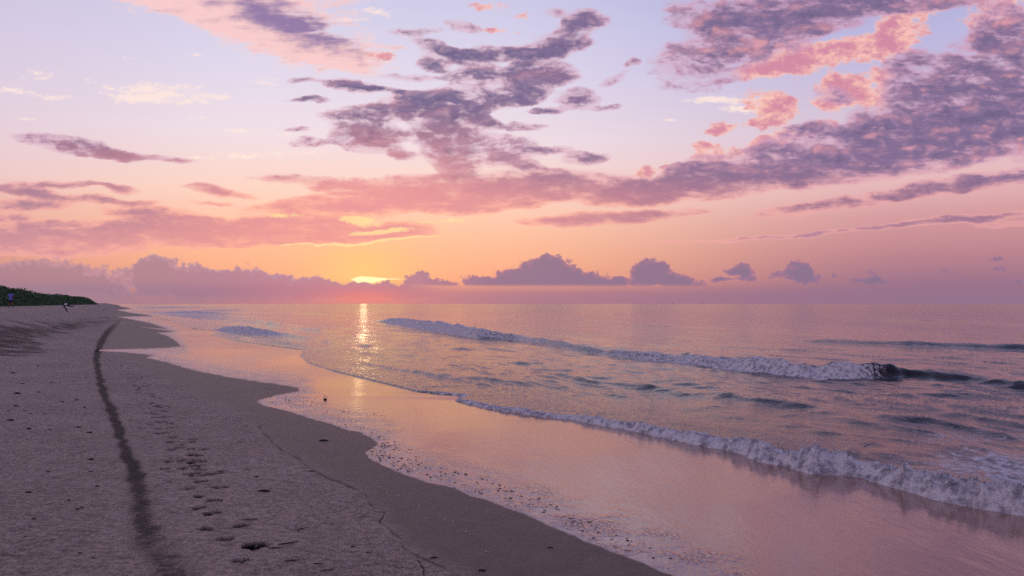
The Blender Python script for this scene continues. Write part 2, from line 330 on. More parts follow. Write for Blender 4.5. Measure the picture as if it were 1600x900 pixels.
def polydist(px, py, pts):
    """distance to a polyline, signed side (+ = right of travel), and the fractional index of the nearest point"""
    best = np.full(px.shape, 1e18); side = np.zeros(px.shape); par = np.zeros(px.shape)
    for i in range(len(pts)-1):
        ax, ay = pts[i]; bx, by = pts[i+1]; dx, dy = bx-ax, by-ay; L = dx*dx+dy*dy
        t = np.clip(((px-ax)*dx+(py-ay)*dy)/L, 0, 1)
        qx = px-ax-t*dx; qy = py-ay-t*dy; d = qx*qx+qy*qy
        m = d < best; best = np.where(m, d, best); par = np.where(m, i+t, par)
        cr = (px-ax)*dy-(py-ay)*dx; side = np.where(m, np.sign(cr), side)
    return np.sqrt(best), side, par
def inpoly(px, py, pts):
    r = np.zeros(px.shape, bool); n = len(pts); j = n-1
    for i in range(n):
        xi, yi = pts[i]; xj, yj = pts[j]
        if yi != yj:
            r ^= ((yi > py) != (yj > py)) & (px < (xj-xi)*(py-yi)/(yj-yi)+xi)
        j = i
    return r
SL = -0.26                                    # sea level; the wet sheet slopes down to it
def flat(X, Yp, z=0.0):                       # photo pixel -> point on the level z
    Y = F*(CAMZ-z)/(Yp-HZ); return ((X-800)/F*Y, Y)

# ------------------------------------------------------------------ beach relief
_b = [(9.5, -9), flat(1085, 905), flat(830, 810), flat(640, 745), flat(480, 668), flat(385, 625), flat(225, 560), (-25.5, 52), (-47, 96), (-98, 200), (-250, 515), (-1500, 3080), (-9000, 18480)]
_by = np.array([p[1] for p in _b]); _bx = np.array([p[0] for p in _b])
def shore_s(x, y): return (np.interp(y, _by, _bx)-x)*0.88
# sea edge (toe of the foam) from far to near
EDGE = [(165, 477.2), (205, 482), (222, 490), (262, 500), (294, 512), (338, 518), (330, 524), (370, 533), (420, 540), (474, 547), (468, 556), (480, 567), (520, 580), (590, 597), (650, 612), (722, 619), (711, 626),
        (760, 638), (850, 652), (900, 657), (1000, 676), (1050, 688), (1130, 703), (1210, 727), (1270, 741), (1310, 742), (1340, 745), (1400, 764), (1450, 778), (1530, 795), (1600, 807), (1800, 850), (2400, 975)]
EDGEW = [(-1600, 3100)]+[flat(p[0], p[1], SL) for p in EDGE]+[(14, -4), (30, -26), (60, -60)]
EX = np.array([0]+[p[0] for p in EDGE]+[2500, 2600, 2700], float)
def edge_n(x, y):                              # + = seaward
    d, sd, par = polydist(x, y, EDGEW)
    return -d*sd, np.interp(par, np.arange(len(EX)), EX)

def height(x, y):
    x = np.asarray(x, float); y = np.asarray(y, float)
    s = shore_s(x, y)
    z = np.interp(s, [-200, -30, -8, -2, 0, 1.5, 3.5, 6, 12, 40], [-1, -0.10, -0.03, -0.008, 0.0, 0.04, 0.15, 0.30, 0.40, 0.6])
    en = edge_n(x, y)[0]
    d1 = np.clip(-s, 0, None); d2 = np.clip(-en, 0, None)
    z = np.where((s < 0) | (en > 0), SL*d1/(d1+d2+1e-6), z)
    z = np.where(en > 0, SL-0.06*en, z)
    k = sst(y, 16, 58)
    z = z+k*(1.16*sst(s, 3.2, 9.0))
    z = z+sst(y, 60, 110)*sst(s, 12.5, 18)*(0.7+0.3*fbm(x*0.05, y*0.05, 2))
    land = sst(s, 0.3, 4)*(en < 0)
    z = z+land*(0.020*fbm(x*0.45, y*0.30, 3)+0.05*sst(y, 15, 50)*fbm(x*0.12, y*0.12, 3))
    return z
def ground(X, Yp):                             # photo pixel -> point of the beach surface
    dx, dz = (X-800)/F, -(Yp-HZ)/F
    t = np.geomspace(1.5, 900, 6000)
    g = (CAMZ+dz*t)-height(dx*t, t)
    i = np.argmax(g < 0) if (g < 0).any() else len(t)-1
    return Vector((dx*t[i], t[i], float(height(dx*t[i], t[i]))))

WATERLINE = [(1120, 935), (1060, 903), (1000, 880), (920, 848), (870, 826), (830, 808), (760, 782), (700, 762), (640, 745), (600, 728), (578, 716), (572, 706), (585, 698), (590, 690), (560, 676), (500, 658),
             (450, 643), (410, 632), (400, 627), (430, 618), (468, 611), (466, 606), (430, 600), (360, 590), (300, 578), (260, 566), (228, 559), (240, 555), (200, 551), (155, 548), (156, 546), (200, 545.5), (250, 544),
             (283, 541), (275, 533), (262, 525), (245, 520), (273, 518), (222, 511), (262, 514), (235, 505), (210, 500), (185, 495), (240, 493.5), (205, 489), (182, 484), (230, 480.5), (190, 477)]
WETPOLY = WATERLINE+[(170, 474.6), (4000, 474.6), (4000, 2500), (1900, 2500)]

# ------------------------------------------------------------------ sampling grid: fine where the ground spreads over the picture
th = np.concatenate([np.linspace(-180, -42, 60)[:-1], np.degrees(np.arctan(np.linspace(-0.90, 0.90, 1250))), np.linspace(42, 180, 60)[1:]])
dd = np.concatenate([np.linspace(1250, 560, 70)[:-1], np.arange(560, 130, -1.25), np.arange(130, 22, -0.5), np.arange(22, 4, -0.25), np.geomspace(4, 0.12, 40)])
rad = np.concatenate([[0.3, 0.8, 1.3, 1.7], F*CAMZ/dd])
TH, RR = np.meshgrid(np.radians(th), rad)
in_front = np.abs(TH) < R(60)
RR2 = RR/np.where(in_front, np.cos(TH), 0.5)
GX = RR2*np.sin(TH); GY = RR2*np.cos(TH)

# ---- masks on the beach, from the photo's layout
DS = -1
def build_sand(mat):
    X, Y = GX.copy(), GY.copy()
    s = shore_s(X, Y); Z = height(X, Y)
    en, _ = edge_n(X, Y)
    Z = Z-0.03*sst(en, 0, 0.3)
    yy = np.maximum(Y, 0.5)
    PX = 800+F*X/yy; PY = HZ+F*(CAMZ-Z)/yy
    front = (Y > 1.0) & (np.abs(X/yy) < 1.2)
    # wobble so traced lines are not polygonal
    wx = PX+2.5*fbm(X*2.0, Y*2.0, 3)*np.clip((PY-HZ)/150, 0.1, 2); wy = PY+1.2*fbm(X*2.3+9, Y*2.3, 3)*np.clip((PY-HZ)/150, 0.1, 2)
    d, _, _ = polydist(wx, wy, WATERLINE)
    ins = inpoly(wx, wy, WETPOLY)
    sd = np.where(ins, d, -d)
    wet = np.where(front, sst(sd, -0.6, 0.9), (s < 0)*1.0)
    depthpx = np.clip((PY-HZ)/150, 0.15, 2.5)
    rip = np.where(front & ins, np.exp(-(d/(26*depthpx))**2), 0)
    lip = np.where(front, np.exp(-((sd-1.5)/(2.0*np.clip(depthpx, 0.4, 2)))**2), 0)
    # damp smooth band between crack line and waterline
    CR = [(180, 500), (165, 530), (200, 560), (250, 590), (330, 625), (395, 655), (415, 680), (432, 696), (450, 708), (475, 722), (488, 735), (520, 750), (560, 765), (573, 772), (576, 786), (598, 801), (594, 815), (612, 832), (628, 843), (634, 856), (650, 868), (680, 880), (720, 900), (760, 940)]
    dc, sc_, _ = polydist(wx, wy, CR)
    damp = np.where(front, sst(-dc*sc_*DS, -8*depthpx, 10*depthpx), (s < 1.5)*1.0)
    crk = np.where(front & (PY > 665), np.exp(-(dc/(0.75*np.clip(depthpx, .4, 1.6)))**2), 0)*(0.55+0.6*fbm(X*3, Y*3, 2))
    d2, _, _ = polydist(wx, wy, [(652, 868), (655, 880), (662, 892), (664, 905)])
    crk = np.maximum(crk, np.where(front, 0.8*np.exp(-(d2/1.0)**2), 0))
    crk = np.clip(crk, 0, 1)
    # dark mineral streak
    ST = [(188, 500), (178, 510), (166, 522), (156, 538), (150, 560), (155, 590), (165, 622), (180, 655), (192, 690), (202, 720), (215, 760), (222, 810), (236, 850), (262, 895), (300, 960)]
    SW = np.array([4, 5, 6, 6, 6, 6.5, 8, 9, 10, 13, 18, 26, 34, 44, 60.])
    ds_, _, pr = polydist(PX+4*fbm(X*1.2, Y*1.2, 3)*depthpx, PY, ST)
    w_ = np.interp(pr, np.arange(len(ST)), SW)
    streak = np.where(front, np.exp(-(ds_/w_)**2), 0)*np.interp(pr, np.arange(len(ST)), [.7, 1, 1.15, 1.2, 1.1, 1.1, 1.15, 1.15, 1.1, 1.05, .95, .85, .8, .75, .6])
    streak = streak*(0.9+0.25*fbm(X*1.1, Y*0.6, 3))
    # darker, coarser sand on the upper beach
    DP = [(-200, 505), (60, 503), (150, 496), (200, 497), (140, 512), (60, 530), (70, 545), (40, 560), (-200, 575)]
    dpd, _, _ = polydist(PX, PY, DP+[DP[0]]); dpi = inpoly(PX, PY, DP)
    up = np.where(front, sst(np.where(dpi, dpd, -dpd)+9*fbm(X*0.35, Y*0.25, 4), -9, 12), 0)
    streak = np.clip(np.maximum(streak, 0.85*up*(0.8+0.5*fbm(X*0.8, Y*0.8, 3))), 0, 1)
    # relief: scarp under the streak, footprints, crack
    dry = 1-wet
    near = 1-sst(Y, 14, 30)
    Z = Z-0.012*streak*near*dry
    Z = Z+dry*near*(1-0.75*damp)*(0.008*fbm(X*3.2, Y*2.0, 3)+0.0035*fbm(X*9, Y*7, 2))
    Z = Z-0.012*crk*dry
    Z = Z+0.012*(1-sst(sd, -22*depthpx, 2))*0
    foot = np.zeros_like(Z)
    for (fx, fy, wp, dep) in FEET:
        g = ground(fx, fy); sc = wp*g.y/F*0.50
        m = (np.abs(X-g.x) < 4*sc+0.5) & (np.abs(Y-g.y) < 1.6)
        if not m.any(): continue
        a = random.uniform(-0.35, 0.35)+math.radians(25)
        ux, uy = X[m]-g.x, Y[m]-g.y
        p = ux*math.cos(a)+uy*math.sin(a); q = -ux*math.sin(a)+uy*math.cos(a)
        L = max(sc, 0.06)
        wq = max(L*1.15, 0.06); rag = 1+0.38*fbm(ux*14+fx, uy*14, 3)
        e1 = np.sqrt(((p+0.42*L)/(0.62*L))**2+((q+0.15*wq)/(wq*0.75))**2)*rag; e2 = np.sqrt(((p-0.48*L)/(0.50*L))**2+((q-0.1*wq)/(wq*0.62))**2)*rag
        e = np.minimum(e1, e2)
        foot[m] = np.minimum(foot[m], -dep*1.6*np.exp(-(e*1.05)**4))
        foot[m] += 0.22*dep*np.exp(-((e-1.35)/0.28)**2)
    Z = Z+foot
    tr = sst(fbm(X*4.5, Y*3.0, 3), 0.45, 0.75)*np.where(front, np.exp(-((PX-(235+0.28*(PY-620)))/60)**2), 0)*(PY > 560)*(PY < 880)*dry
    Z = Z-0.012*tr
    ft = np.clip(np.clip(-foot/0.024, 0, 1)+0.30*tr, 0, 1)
    keep = (en < 1.2)
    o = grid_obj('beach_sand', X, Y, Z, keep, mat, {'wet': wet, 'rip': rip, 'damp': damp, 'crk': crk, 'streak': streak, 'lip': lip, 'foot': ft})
    tag(o, kind='structure'); return o

FEET = [(400, 852, 44, .034), (353, 842, 26, .04), (378, 821, 22, .035), (323, 826, 24, .04), (332, 802, 28, .035), (313, 793, 14, .03), (337, 781, 24, .035), (312, 775, 16, .03), (345, 760, 24, .035), (315, 752, 20, .035), (295, 763, 12, .03),
        (325, 741, 20, .035), (295, 740, 15, .035), (285, 732, 16, .035), (285, 719, 15, .035), (303, 711, 20, .04), (319, 702, 13, .035), (267, 690, 16, .035), (271, 683, 14, .03), (302, 686, 12, .035), (280, 699, 12, .03), (255, 677, 14, .035),
        (268, 668, 13, .035), (253, 659, 16, .04), (257, 642, 11, .035), (252, 634, 13, .04), (254, 622, 10, .035), (238, 616, 11, .04), (230, 623, 9, .035), (228, 603, 11, .04), (212, 602, 10, .04), (218, 609, 9, .04), (207, 597, 9, .04),
        (216, 614, 9, .035), (236, 630, 9, .03), (200, 592, 9, .04), (215, 594, 8, .04), (185, 577, 8, .04), (175, 577, 7, .04), (192, 570, 7, .04), (170, 571, 7, .04), (377, 876, 20, .03), (244, 648, 10, .03), (262, 652, 9, .03), (205, 585, 8, .04), (223, 588, 7, .035)]

_fr = random.Random(4)
for _i in range(60):
    _y = 560+_fr.random()**1.3*190; _c = np.interp(_y, [560, 600, 650, 700, 750, 800, 860], [178, 222, 256, 285, 312, 335, 372])
    FEET.append((_c+_fr.gauss(0, 16), _y, (5+(_y-560)*0.035)*_fr.uniform(.6, 1.0), .012+.012*_fr.random()))
def uvw(T):
    g = T.new('ShaderNodeNewGeometry'); return g.outputs['Position']
def attr(T, n):
    a = T.new('ShaderNodeAttribute'); a.attribute_name = n; return a.outputs['Fac']
def new_mat(name):
    m = bpy.data.materials.new(name); m.use_nodes = True; return m, NT(m.node_tree)
def finish(T, surf):
    o = T.new('ShaderNodeOutputMaterial'); T.l.new(surf, o.inputs[0])
def principled(T, base, rough, ior=1.45, normal=None, spec=0.5, **kw):
    p = T.new('ShaderNodeBsdfPrincipled')
    T.put(p.inputs['Base Color'], base); T.put(p.inputs['Roughness'], rough); T.put(p.inputs['IOR'], ior)
    T.put(p.inputs['Specular IOR Level'], spec)
    if normal is not None: T.l.new(normal, p.inputs['Normal'])
    for k, v in kw.items(): T.put(p.inputs[k.replace('_', ' ')], v)
    return p.outputs[0]
def bump(T, h, dist, strength=1.0, normal=None):
    b = T.new('ShaderNodeBump'); T.put(b.inputs['Height'], h); T.put(b.inputs['Distance'], dist); T.put(b.inputs['Strength'], strength)
    if normal is not None: T.l.new(normal, b.inputs['Normal'])
    return b.outputs[0]

def sand_material():
    m, T = new_mat('sand')
    P = uvw(T)
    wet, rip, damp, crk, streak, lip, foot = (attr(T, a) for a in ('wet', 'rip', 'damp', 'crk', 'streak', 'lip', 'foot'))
    n_big = T.noise(T.mapping(P, scale=(1, 0.8, 1)), 0.5, 5, 0.6)
    n_mid = T.noise(T.mapping(P, rot=0.5, scale=(1, 0.45, 1)), 5.0, 6, 0.65)
    n_fin = T.noise(T.mapping(P, rot=0.3, scale=(1, 0.6, 1)), 42, 8, 0.78)
    n_gr = T.noise(P, 420, 2, 0.6)
    dryc = T.mix(T.ss(T.m('MULTIPLY_ADD', T.sub(n_mid, 0.5), 0.5, n_big), 0.40, 0.62), lin((142, 126, 110)), lin((184, 166, 146)))
    dryc = T.mix(T.ss(n_mid, 0.40, 0.68, 0, 0.45), dryc, lin((126, 106, 98)))
    dampc = T.mix(T.ss(n_mid, 0.35, 0.7), lin((94, 76, 67)), lin((104, 86, 75)))
    c = T.mix(damp, dryc, dampc)
    n_g2 = T.noise(T.mapping(P, rot=0.25, scale=(0.8, 0.9, 1)), 17, 7, 0.74)
    grain = T.m('MULTIPLY_ADD', T.sub(n_fin, 0.5), 0.9, T.m('MULTIPLY_ADD', T.sub(n_g2, 0.5), 0.8, T.mul(T.sub(n_gr, 0.5), 0.7)))
    gcol = T.mix(T.ss(grain, -0.20, 0.22), lin((62, 52, 50)), lin((214, 192, 176)))
    c = T.mix(T.m('MULTIPLY_ADD', damp, -0.58, 0.66), c, gcol)
    sp = T.ss(T.add(streak, T.add(T.mul(T.sub(n_g2, 0.5), 2.0), T.mul(T.sub(n_mid, 0.5), 0.6))), 0.25, 0.80)
    c = T.mix(T.m('MINIMUM', T.mul(sp, 0.82), 1.0), c, lin((54, 52, 52)))
    n_ln = T.noise(T.mapping(P, rot=0.12, scale=(0.28, 2.0, 1)), 5, 6, 0.65)
    c = T.mix(T.mul(T.ss(n_ln, 0.55, 0.70), T.m('MULTIPLY_ADD', damp, -0.36, 0.48)), c, lin((74, 62, 60)))
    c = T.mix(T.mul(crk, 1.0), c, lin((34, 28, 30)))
    c = T.mix(T.mul(foot, 1.0), c, lin((36, 30, 31)))  # footprint hollows painted near black: damp sand plus shade put into the colour
    hb = T.add(T.mul(n_fin, 0.35), T.add(T.mul(n_gr, 0.12), n_mid))
    nb = bump(T, hb, T.m('MULTIPLY_ADD', damp, -0.0225, 0.025))
    dry = principled(T, c, T.m('MULTIPLY_ADD', damp, -0.18, 0.72), 1.45, nb, T.mul(T.m('MULTIPLY_ADD', damp, 0.12, 0.22), T.m('SUBTRACT', 1.0, T.m('MAXIMUM', T.mul(sp, 0.85), T.m('MAXIMUM', foot, crk)), None, True)))
    # wet mirror: thin film on flat fine sand
    pr = T.mapping(P, rot=0.45, scale=(1, 0.28, 1))
    r1 = T.noise(pr, 1.1, 4, 0.6); r2 = T.noise(T.mapping(P, rot=0.45, scale=(1, 0.5, 1)), 9, 5, 0.62); r3 = T.noise(P, 60, 3, 0.6)
    rv = T.new('ShaderNodeTexVoronoi'); rv.feature = 'SMOOTH_F1'; T.put(rv.inputs['Vector'], T.mapping(P, rot=0.3, scale=(1, 0.55, 1))); rv.inputs['Scale'].default_value = 24; rv.inputs['Smoothness'].default_value = 0.5
    fine = T.ss(T.noise(pr, 0.35, 3, 0.5), 0.35, 0.65)
    h = T.add(T.mul(r1, 0.014), T.add(T.mul(r2, T.m('MULTIPLY_ADD', fine, 0.0025, 0.0018)), T.mul(r3, 0.0004)))
    h = T.m('MULTIPLY_ADD', T.mul(rip, T.mul(rv.outputs['Distance'], T.ss(T.noise(P, 1.6, 4, 0.6), 0.42, 0.62))), 0.022, h)
    wn = bump(T, h, 1.0)
    wc = T.mix(T.ss(T.noise(pr, 0.8, 5, 0.6), 0.4, 0.65), lin((150, 104, 82)), lin((168, 120, 94)))
    film = principled(T, wc, T.m('MULTIPLY_ADD', fine, 0.06, 0.10), T.lr(T.sep(P)[1], 5.5, 11.0, 1.75, 3.4), wn, 0.5)
    bub = T.new('ShaderNodeTexVoronoi'); bub.feature = 'DISTANCE_TO_EDGE'; T.put(bub.inputs['Vector'], T.vm('ADD', T.mapping(P, rot=0.3, scale=(1, 0.7, 1)), T.vm('SCALE', T.noise(P, 6, 3, 0.6, 0, col=True), None, 0.15))); bub.inputs['Scale'].default_value = 16
    bm = T.m('MULTIPLY_ADD', T.ss(bub.outputs['Distance'], 0.12, 0.0), 0.55, T.mul(T.sub(n_g2, 0.5), 1.6))
    bm = T.ss(T.add(T.mul(rip, 0.62), bm), 0.52, 0.95)
    bm = T.m('MAXIMUM', T.mul(bm, T.ss(rip, 0.05, 0.4)), T.mul(lip, T.ss(n_g2, 0.35, 0.6, 0.15, 0.75)))
    bubs = principled(T, lin((206, 196, 196)), 0.55, 1.35, bump(T, n_g2, 0.02), 0.5)
    mb = T.new('ShaderNodeMixShader'); T.put(mb.inputs[0], T.mul(bm, 0.75)); T.l.new(film, mb.inputs[1]); T.l.new(bubs, mb.inputs[2])
    ms = T.new('ShaderNodeMixShader'); T.put(ms.inputs[0], wet); T.l.new(dry, ms.inputs[1]); T.l.new(mb.outputs[0], ms.inputs[2])
    finish(T, ms.outputs[0]); return m

# ------------------------------------------------------------------ sea
WAVES = [  # image polyline of the toe, heights, foam, front width, back width
    ([(570, 500), (597, 504), (650, 513), (700, 521), (740, 528), (800, 532), (900, 548), (1000, 561), (1150, 579), (1250, 589), (1335, 592), (1420, 590), (1500, 599), (1600, 613), (1760, 640)],
     [0, .50, .62, .56, .52, .30, .20, .24, .30, .34, .40, .26, .17, .20, .15], [0, .9, 1, 1, .8, .65, .45, .7, .95, 1, 1, 0, 0, .1, 0], .45, 2.2),
    ([(1180, 531), (1280, 535), (1400, 541), (1500, 544), (1600, 548), (1780, 552)], [0, .12, .20, .18, .20, .1], [0, 0, 0, 0, 0, 0], .8, 2.6),
    ([(1300, 498), (1394, 501), (1520, 504), (1620, 508)], [0, .25, .15, .2], [0, 0, 0, 0], 2., 4.),
    ([(940, 602), (1000, 607), (1060, 613), (1120, 624), (1180, 634), (1240, 641), (1300, 645)], [0, .06, .03, .06, .05, .05, 0], [0]*7, .3, .5),
    ([(1320, 652), (1360, 657), (1430, 662), (1510, 670), (1560, 676)], [0, .04, .06, .05, 0], [0, .1, .2, .3, 0], .3, .6),
    ([(205, 485), (240, 489), (290, 496), (335, 501), (375, 505), (410, 508), (440, 510)], [0, .22, .28, .34, .40, .30, 0], [.3, .6, .7, .6, .4, .1, 0], .8, 2.0),
    ([(322, 514), (345, 518), (370, 520.5), (400, 523), (440, 527), (480, 531)], [0, .40, .48, .32, .16, 0], [0, 1.3, 1.3, 1.1, .5, 0], .5, 1.0),
    ([(240, 482.5), (290, 485.5), (330, 488), (370, 490)], [0, .45, .5, 0], [0, .6, .6, 0], 1.4, 3.),
    ([(190, 479.5), (230, 481), (280, 483)], [0, .4, 0], [.2, .9, 0], 1.4, 3.), ([(230, 486.5), (270, 489.5), (330, 494), (390, 497)], [0, .35, .3, 0], [.3, .9, .6, 0], 1.0, 2.4), ([(420, 511), (470, 516), (520, 520)], [0, .2, 0], [0, .35, 0], .6, 1.4), ([(380, 488), (450, 491), (520, 493)], [0, .3, 0], [0, .3, 0], 1.4, 3.), ([(300, 498), (350, 504), (395, 509)], [0, .2, 0], [0, .5, 0], .6, 1.4),
    ([(345, 524), (400, 533), (450, 540), (500, 547)], [0, .10, .10, 0], [.3, .5, .5, 0], .3, 1.0), ([(520, 560), (600, 576), (700, 594), (800, 612)], [0, .05, .05, 0], [.2, .42, .42, 0], .25, .7),
    ([(540, 540), (570, 541), (600, 540)], [0, .12, 0], [0, 0, 0], .6, 1.2), ([(480, 533), (500, 535), (530, 534)], [0, .12, 0], [0, 0, 0], .6, 1.2),
    ([(690, 546), (715, 548), (745, 547)], [0, .12, 0], [0, 0, 0], .5, 1.2), ([(770, 566), (800, 568), (850, 570)], [0, .06, 0], [0, 0, 0], .4, .8),
    ([(1120, 547), (1150, 548), (1180, 547)], [0, .1, 0], [0, 0, 0], .5, 1.2), ([(820, 495), (900, 500), (1000, 504)], [0, .10, 0], [0, 0, 0], 2., 4.),
    ([(640, 585), (760, 598), (860, 604)], [0, .05, 0], [0, 0, 0], .4, .8), ([(1500, 640), (1560, 644), (1700, 655)], [0, .06, .05], [0, 0, 0], .4, .8),
]
def build_sea(mat):
    X, Y = GX.copy(), GY.copy()
    en, ex = edge_n(X, Y)
    rs = np.hypot(X, Y); spc = np.clip(rs*rs/(F*CAMZ)*1.0, 0.02, 60)*np.where(rs > 19, 0.5, 1.25)
    yy = np.maximum(Y, 0.5); PX = 800+F*X/yy; PY = HZ+F*(CAMZ-SL)/yy
    # chop, crests roughly along the shore
    c = X*-0.40+Y*0.92; q = X*0.92+Y*0.40
    Z = np.zeros_like(X)
    wob = 1.3*fbm(X*0.11, Y*0.11, 2)
    for lam, amp, st in ((6, .050, 3.2), (2.7, .044, 2.8), (1.3, .044, 2.6), (.62, .030, 2.2), (.30, .013, 1.8)):
        f = sst(lam/spc, 2.0, 4.5)
        n = perlin(q/lam+wob/lam*0.8+lam*7, c/(lam*st)+lam*3)
        Z += amp*f*((1-np.abs(n))**2*1.6-0.9)
    shal = sst(en, 0.1, 5.0)
    Z *= (0.30+0.70*shal)
    foam = np.zeros_like(X)
    lumF = fbm(X*1.3+40, Y*1.3, 2); lum = fbm(X*5, Y*5, 4); lum2 = fbm(X*13+5, Y*13, 3); wmod = 1+0.35*fbm(X*0.9, Y*0.35, 3)
    for pts, hs, fo, wf, wb in WAVES:
        wp = [flat(p[0], p[1], SL) for p in pts]
        d, sd, par = polydist(X, Y, wp)
        n = -d*sd
        ii = np.arange(len(pts)); Hh = np.interp(par, ii, hs)*wmod; Fo = np.interp(par, ii, fo)
        endf = np.where((par <= 0) | (par >= len(pts)-1), np.exp(-(d/(wb*2))**2), 1)
        wf_ = np.maximum(wf, 0.8*spc)
        off = n-wf_
        n2 = np.where(off < 0, off/(0.55*wf_), off/wb)
        prof = np.exp(-n2*n2)
        jag = 1+0.30*Fo*(lum*sst(0.2/spc, 1, 3)+1.2*lumF*sst(0.9/spc, 1, 3))
        Z += Hh*prof*jag*endf-0.10*Hh*np.exp(-((n+0.8*wf_)/(wf_))**2)*endf
        fm = Fo*np.where(off < 0, sst(n, -0.5*wf_, 0.1*wf_), np.exp(-(off/(wf_*0.9+0.25))**2))*endf
        foam = np.maximum(foam, fm)
        trail = 0.40*Fo*sst(n, 0, wf_)*np.exp(-np.maximum(off, 0)/(wb*1.2))*endf
        foam = np.maximum(foam, trail*(0.6+0.8*fbm(X*1.5, Y*0.8, 3)))
    # shore break and swash edge
    en = en+sst(ex, 600, 800)*sst(12/np.maximum(rs, 1), 0.3, 1)*(0.10*fbm(X*1.6, Y*1.6, 3)+0.03*fbm(X*7, Y*7, 2))
    xs = [0, 200, 330, 475, 600, 700, 760, 850, 1000, 1100, 1180, 1240, 1285, 1330, 1360, 1400, 1470, 1530, 1600, 1800, 2400, 2800]
    hh = [.02, .03, .03, .022, .02, .025, .05, .075, .12, .15, .18, .26, .31, .17, .20, .25, .30, .22, .27, .28, .25, .25]
    ff = [.1, .2, .3, .30, .38, .55, .85, .8, .9, 1, 1, 1, 1, .65, .8, 1, 1, 1, 1, 1, 1, 1]
    Hh = np.interp(ex, xs, hh)*(1+0.45*fbm(X*0.8+3, Y*0.8, 2)); Fo = np.interp(ex, xs, ff)
    rw = np.clip(Hh*1.0, 0.06, 0.40)
    sf0 = sst(en, -0.12, -0.02)*np.exp(-np.clip(en-0.6*rw-0.15*Fo, 0, None)/(0.10+0.5*Hh))
    lump = 1+Fo*(0.25*wmod-0.25)+Fo*sf0*(0.46*lum+0.16*lum2)*sst(0.6/spc, 1, 3)
    rise = sst(en, -0.02, rw)**0.7
    back = np.where(en < rw, 1, np.exp(-(en-rw)/(0.35+2.2*Hh)))
    toe = 0.35*np.exp(-en/3.5)
    Z = Z*sst(en, 0, 1.2)+0.015*sst(en, 0, .1)+Hh*rise*(back*0.85+toe*0.3)*lump
    sf = 1.25*Fo*sst(en, -0.12, -0.02)*np.exp(-np.clip(en-0.5*rw-0.15*Fo, 0, None)/(0.08+0.62*Hh))
    foam = np.maximum(foam, sf)
    # thin suds left behind the swash front on the left part, lacy patches on the right
    thin = sst(ex, 420, 520)*(1-sst(ex, 880, 1150))*sst(en, 0, 0.3)*np.exp(-en/3.2)
    foam = np.maximum(foam, 0.36*thin); Z = Z+thin*0.010*(lum+lum2)
    LP = [(1560, 735, 150, 40, .75), (1500, 690, 110, 22, .55), (1400, 668, 90, 12, .35), (1600, 765, 90, 25, .85), (1440, 745, 60, 14, .5), (1620, 680, 90, 18, .5), (1350, 715, 60, 10, .3)]
    for (cx, cy, rx, ry, a) in LP:
        foam = np.maximum(foam, a*np.exp(-((PX-cx)/rx)**2-((PY-cy)/ry)**2)*(Y > 1))
    keep = (en > -0.12)
    Z = np.where(en < 0, Z-0.14*sst(-en, 0, 0.12), Z)
    o = grid_obj('sea_water', X, Y, Z+SL, keep, mat, {'foam': np.clip(foam, 0, 1), 'edge': np.exp(-np.clip(en, 0, None)/4)*(ex < 1300)})
    tag(o, kind='structure'); return o

def sea_material():
    m, T = new_mat('sea_water')
    P = uvw(T); foam = attr(T, 'foam'); edge = attr(T, 'edge')
    dist = T.vm('LENGTH', P)
    pr = T.mapping(P, rot=0.42, scale=(1, 0.42, 1))
    n0 = T.noise(pr, 0.22, 4, 0.6); n1 = T.noise(pr, 1.1, 5, 0.6); n2 = T.noise(T.mapping(P, rot=0.42, scale=(1, 0.6, 1)), 5.0, 5, 0.62); n3 = T.noise(P, 22, 3, 0.6)
    gust = T.ss(T.noise(T.mapping(P, rot=0.42, scale=(1, 0.25, 1)), 0.06, 4, 0.6), 0.35, 0.65, 0.65, 1.2)
    far = T.ss(dist, 15, 90)
    h = T.add(T.mul(n1, T.m('MULTIPLY_ADD', far, 0.075, 0.055)), T.add(T.mul(n2, 0.026), T.mul(n3, 0.0022)))
    h = T.m('MULTIPLY_ADD', n0, T.mul(far, 0.22), h)
    h = T.add(T.mul(h, gust), T.mul(edge, T.mul(T.noise(T.mapping(P, rot=0.42, scale=(1, 0.7, 1)), 9, 6, 0.7), 0.022)))
    # foam: lacy break-up
    fv = T.new('ShaderNodeTexVoronoi'); fv.feature = 'DISTANCE_TO_EDGE'
    T.put(fv.inputs['Vector'], T.vm('ADD', T.mapping(P, rot=0.42, scale=(1, 0.55, 1)), T.vm('SCALE', T.noise(P, 3, 3, 0.6, 0, col=True), None, 0.45)))
    fv.inputs['Scale'].default_value = 5.0
    lace = T.ss(fv.outputs['Distance'], 0.16, 0.0)
    fn = T.noise(P, 7, 7, 0.68); fn2 = T.noise(P, 32, 4, 0.65)
    fk = T.add(foam, T.add(T.mul(T.sub(fn, 0.5), 1.2), T.add(T.mul(T.sub(fn2, 0.5), 0.5), T.mul(T.sub(lace, 0.4), 0.22))))
    fm = T.mul(T.ss(fk, 0.38, 0.80), T.ss(foam, 0.02, 0.15))
    wn = bump(T, h, 1.0)
    base = T.mix(T.ss(dist, 8, 60), lin((44, 40, 38)), lin((34, 40, 40)))
    water = principled(T, base, T.lr(dist, 10, 400, 0.05, 0.14), T.lr(dist, 8, 45, 1.29, 1.36), wn, 0.5)
    fh = T.add(T.mul(fn, 0.08), T.mul(fn2, 0.022))
    fb = bump(T, fh, 1.0)
    fc = T.mix(T.ss(fn, 0.35, 0.6), lin((160, 157, 164)), lin((240, 238, 240)))
    foams = principled(T, fc, 0.7, 1.35, fb, 0.3, Subsurface_Weight=0.0)
    ms = T.new('ShaderNodeMixShader'); T.put(ms.inputs[0], fm); T.l.new(water, ms.inputs[1]); T.l.new(foams, ms.inputs[2])
    finish(T, ms.outputs[0]); return m

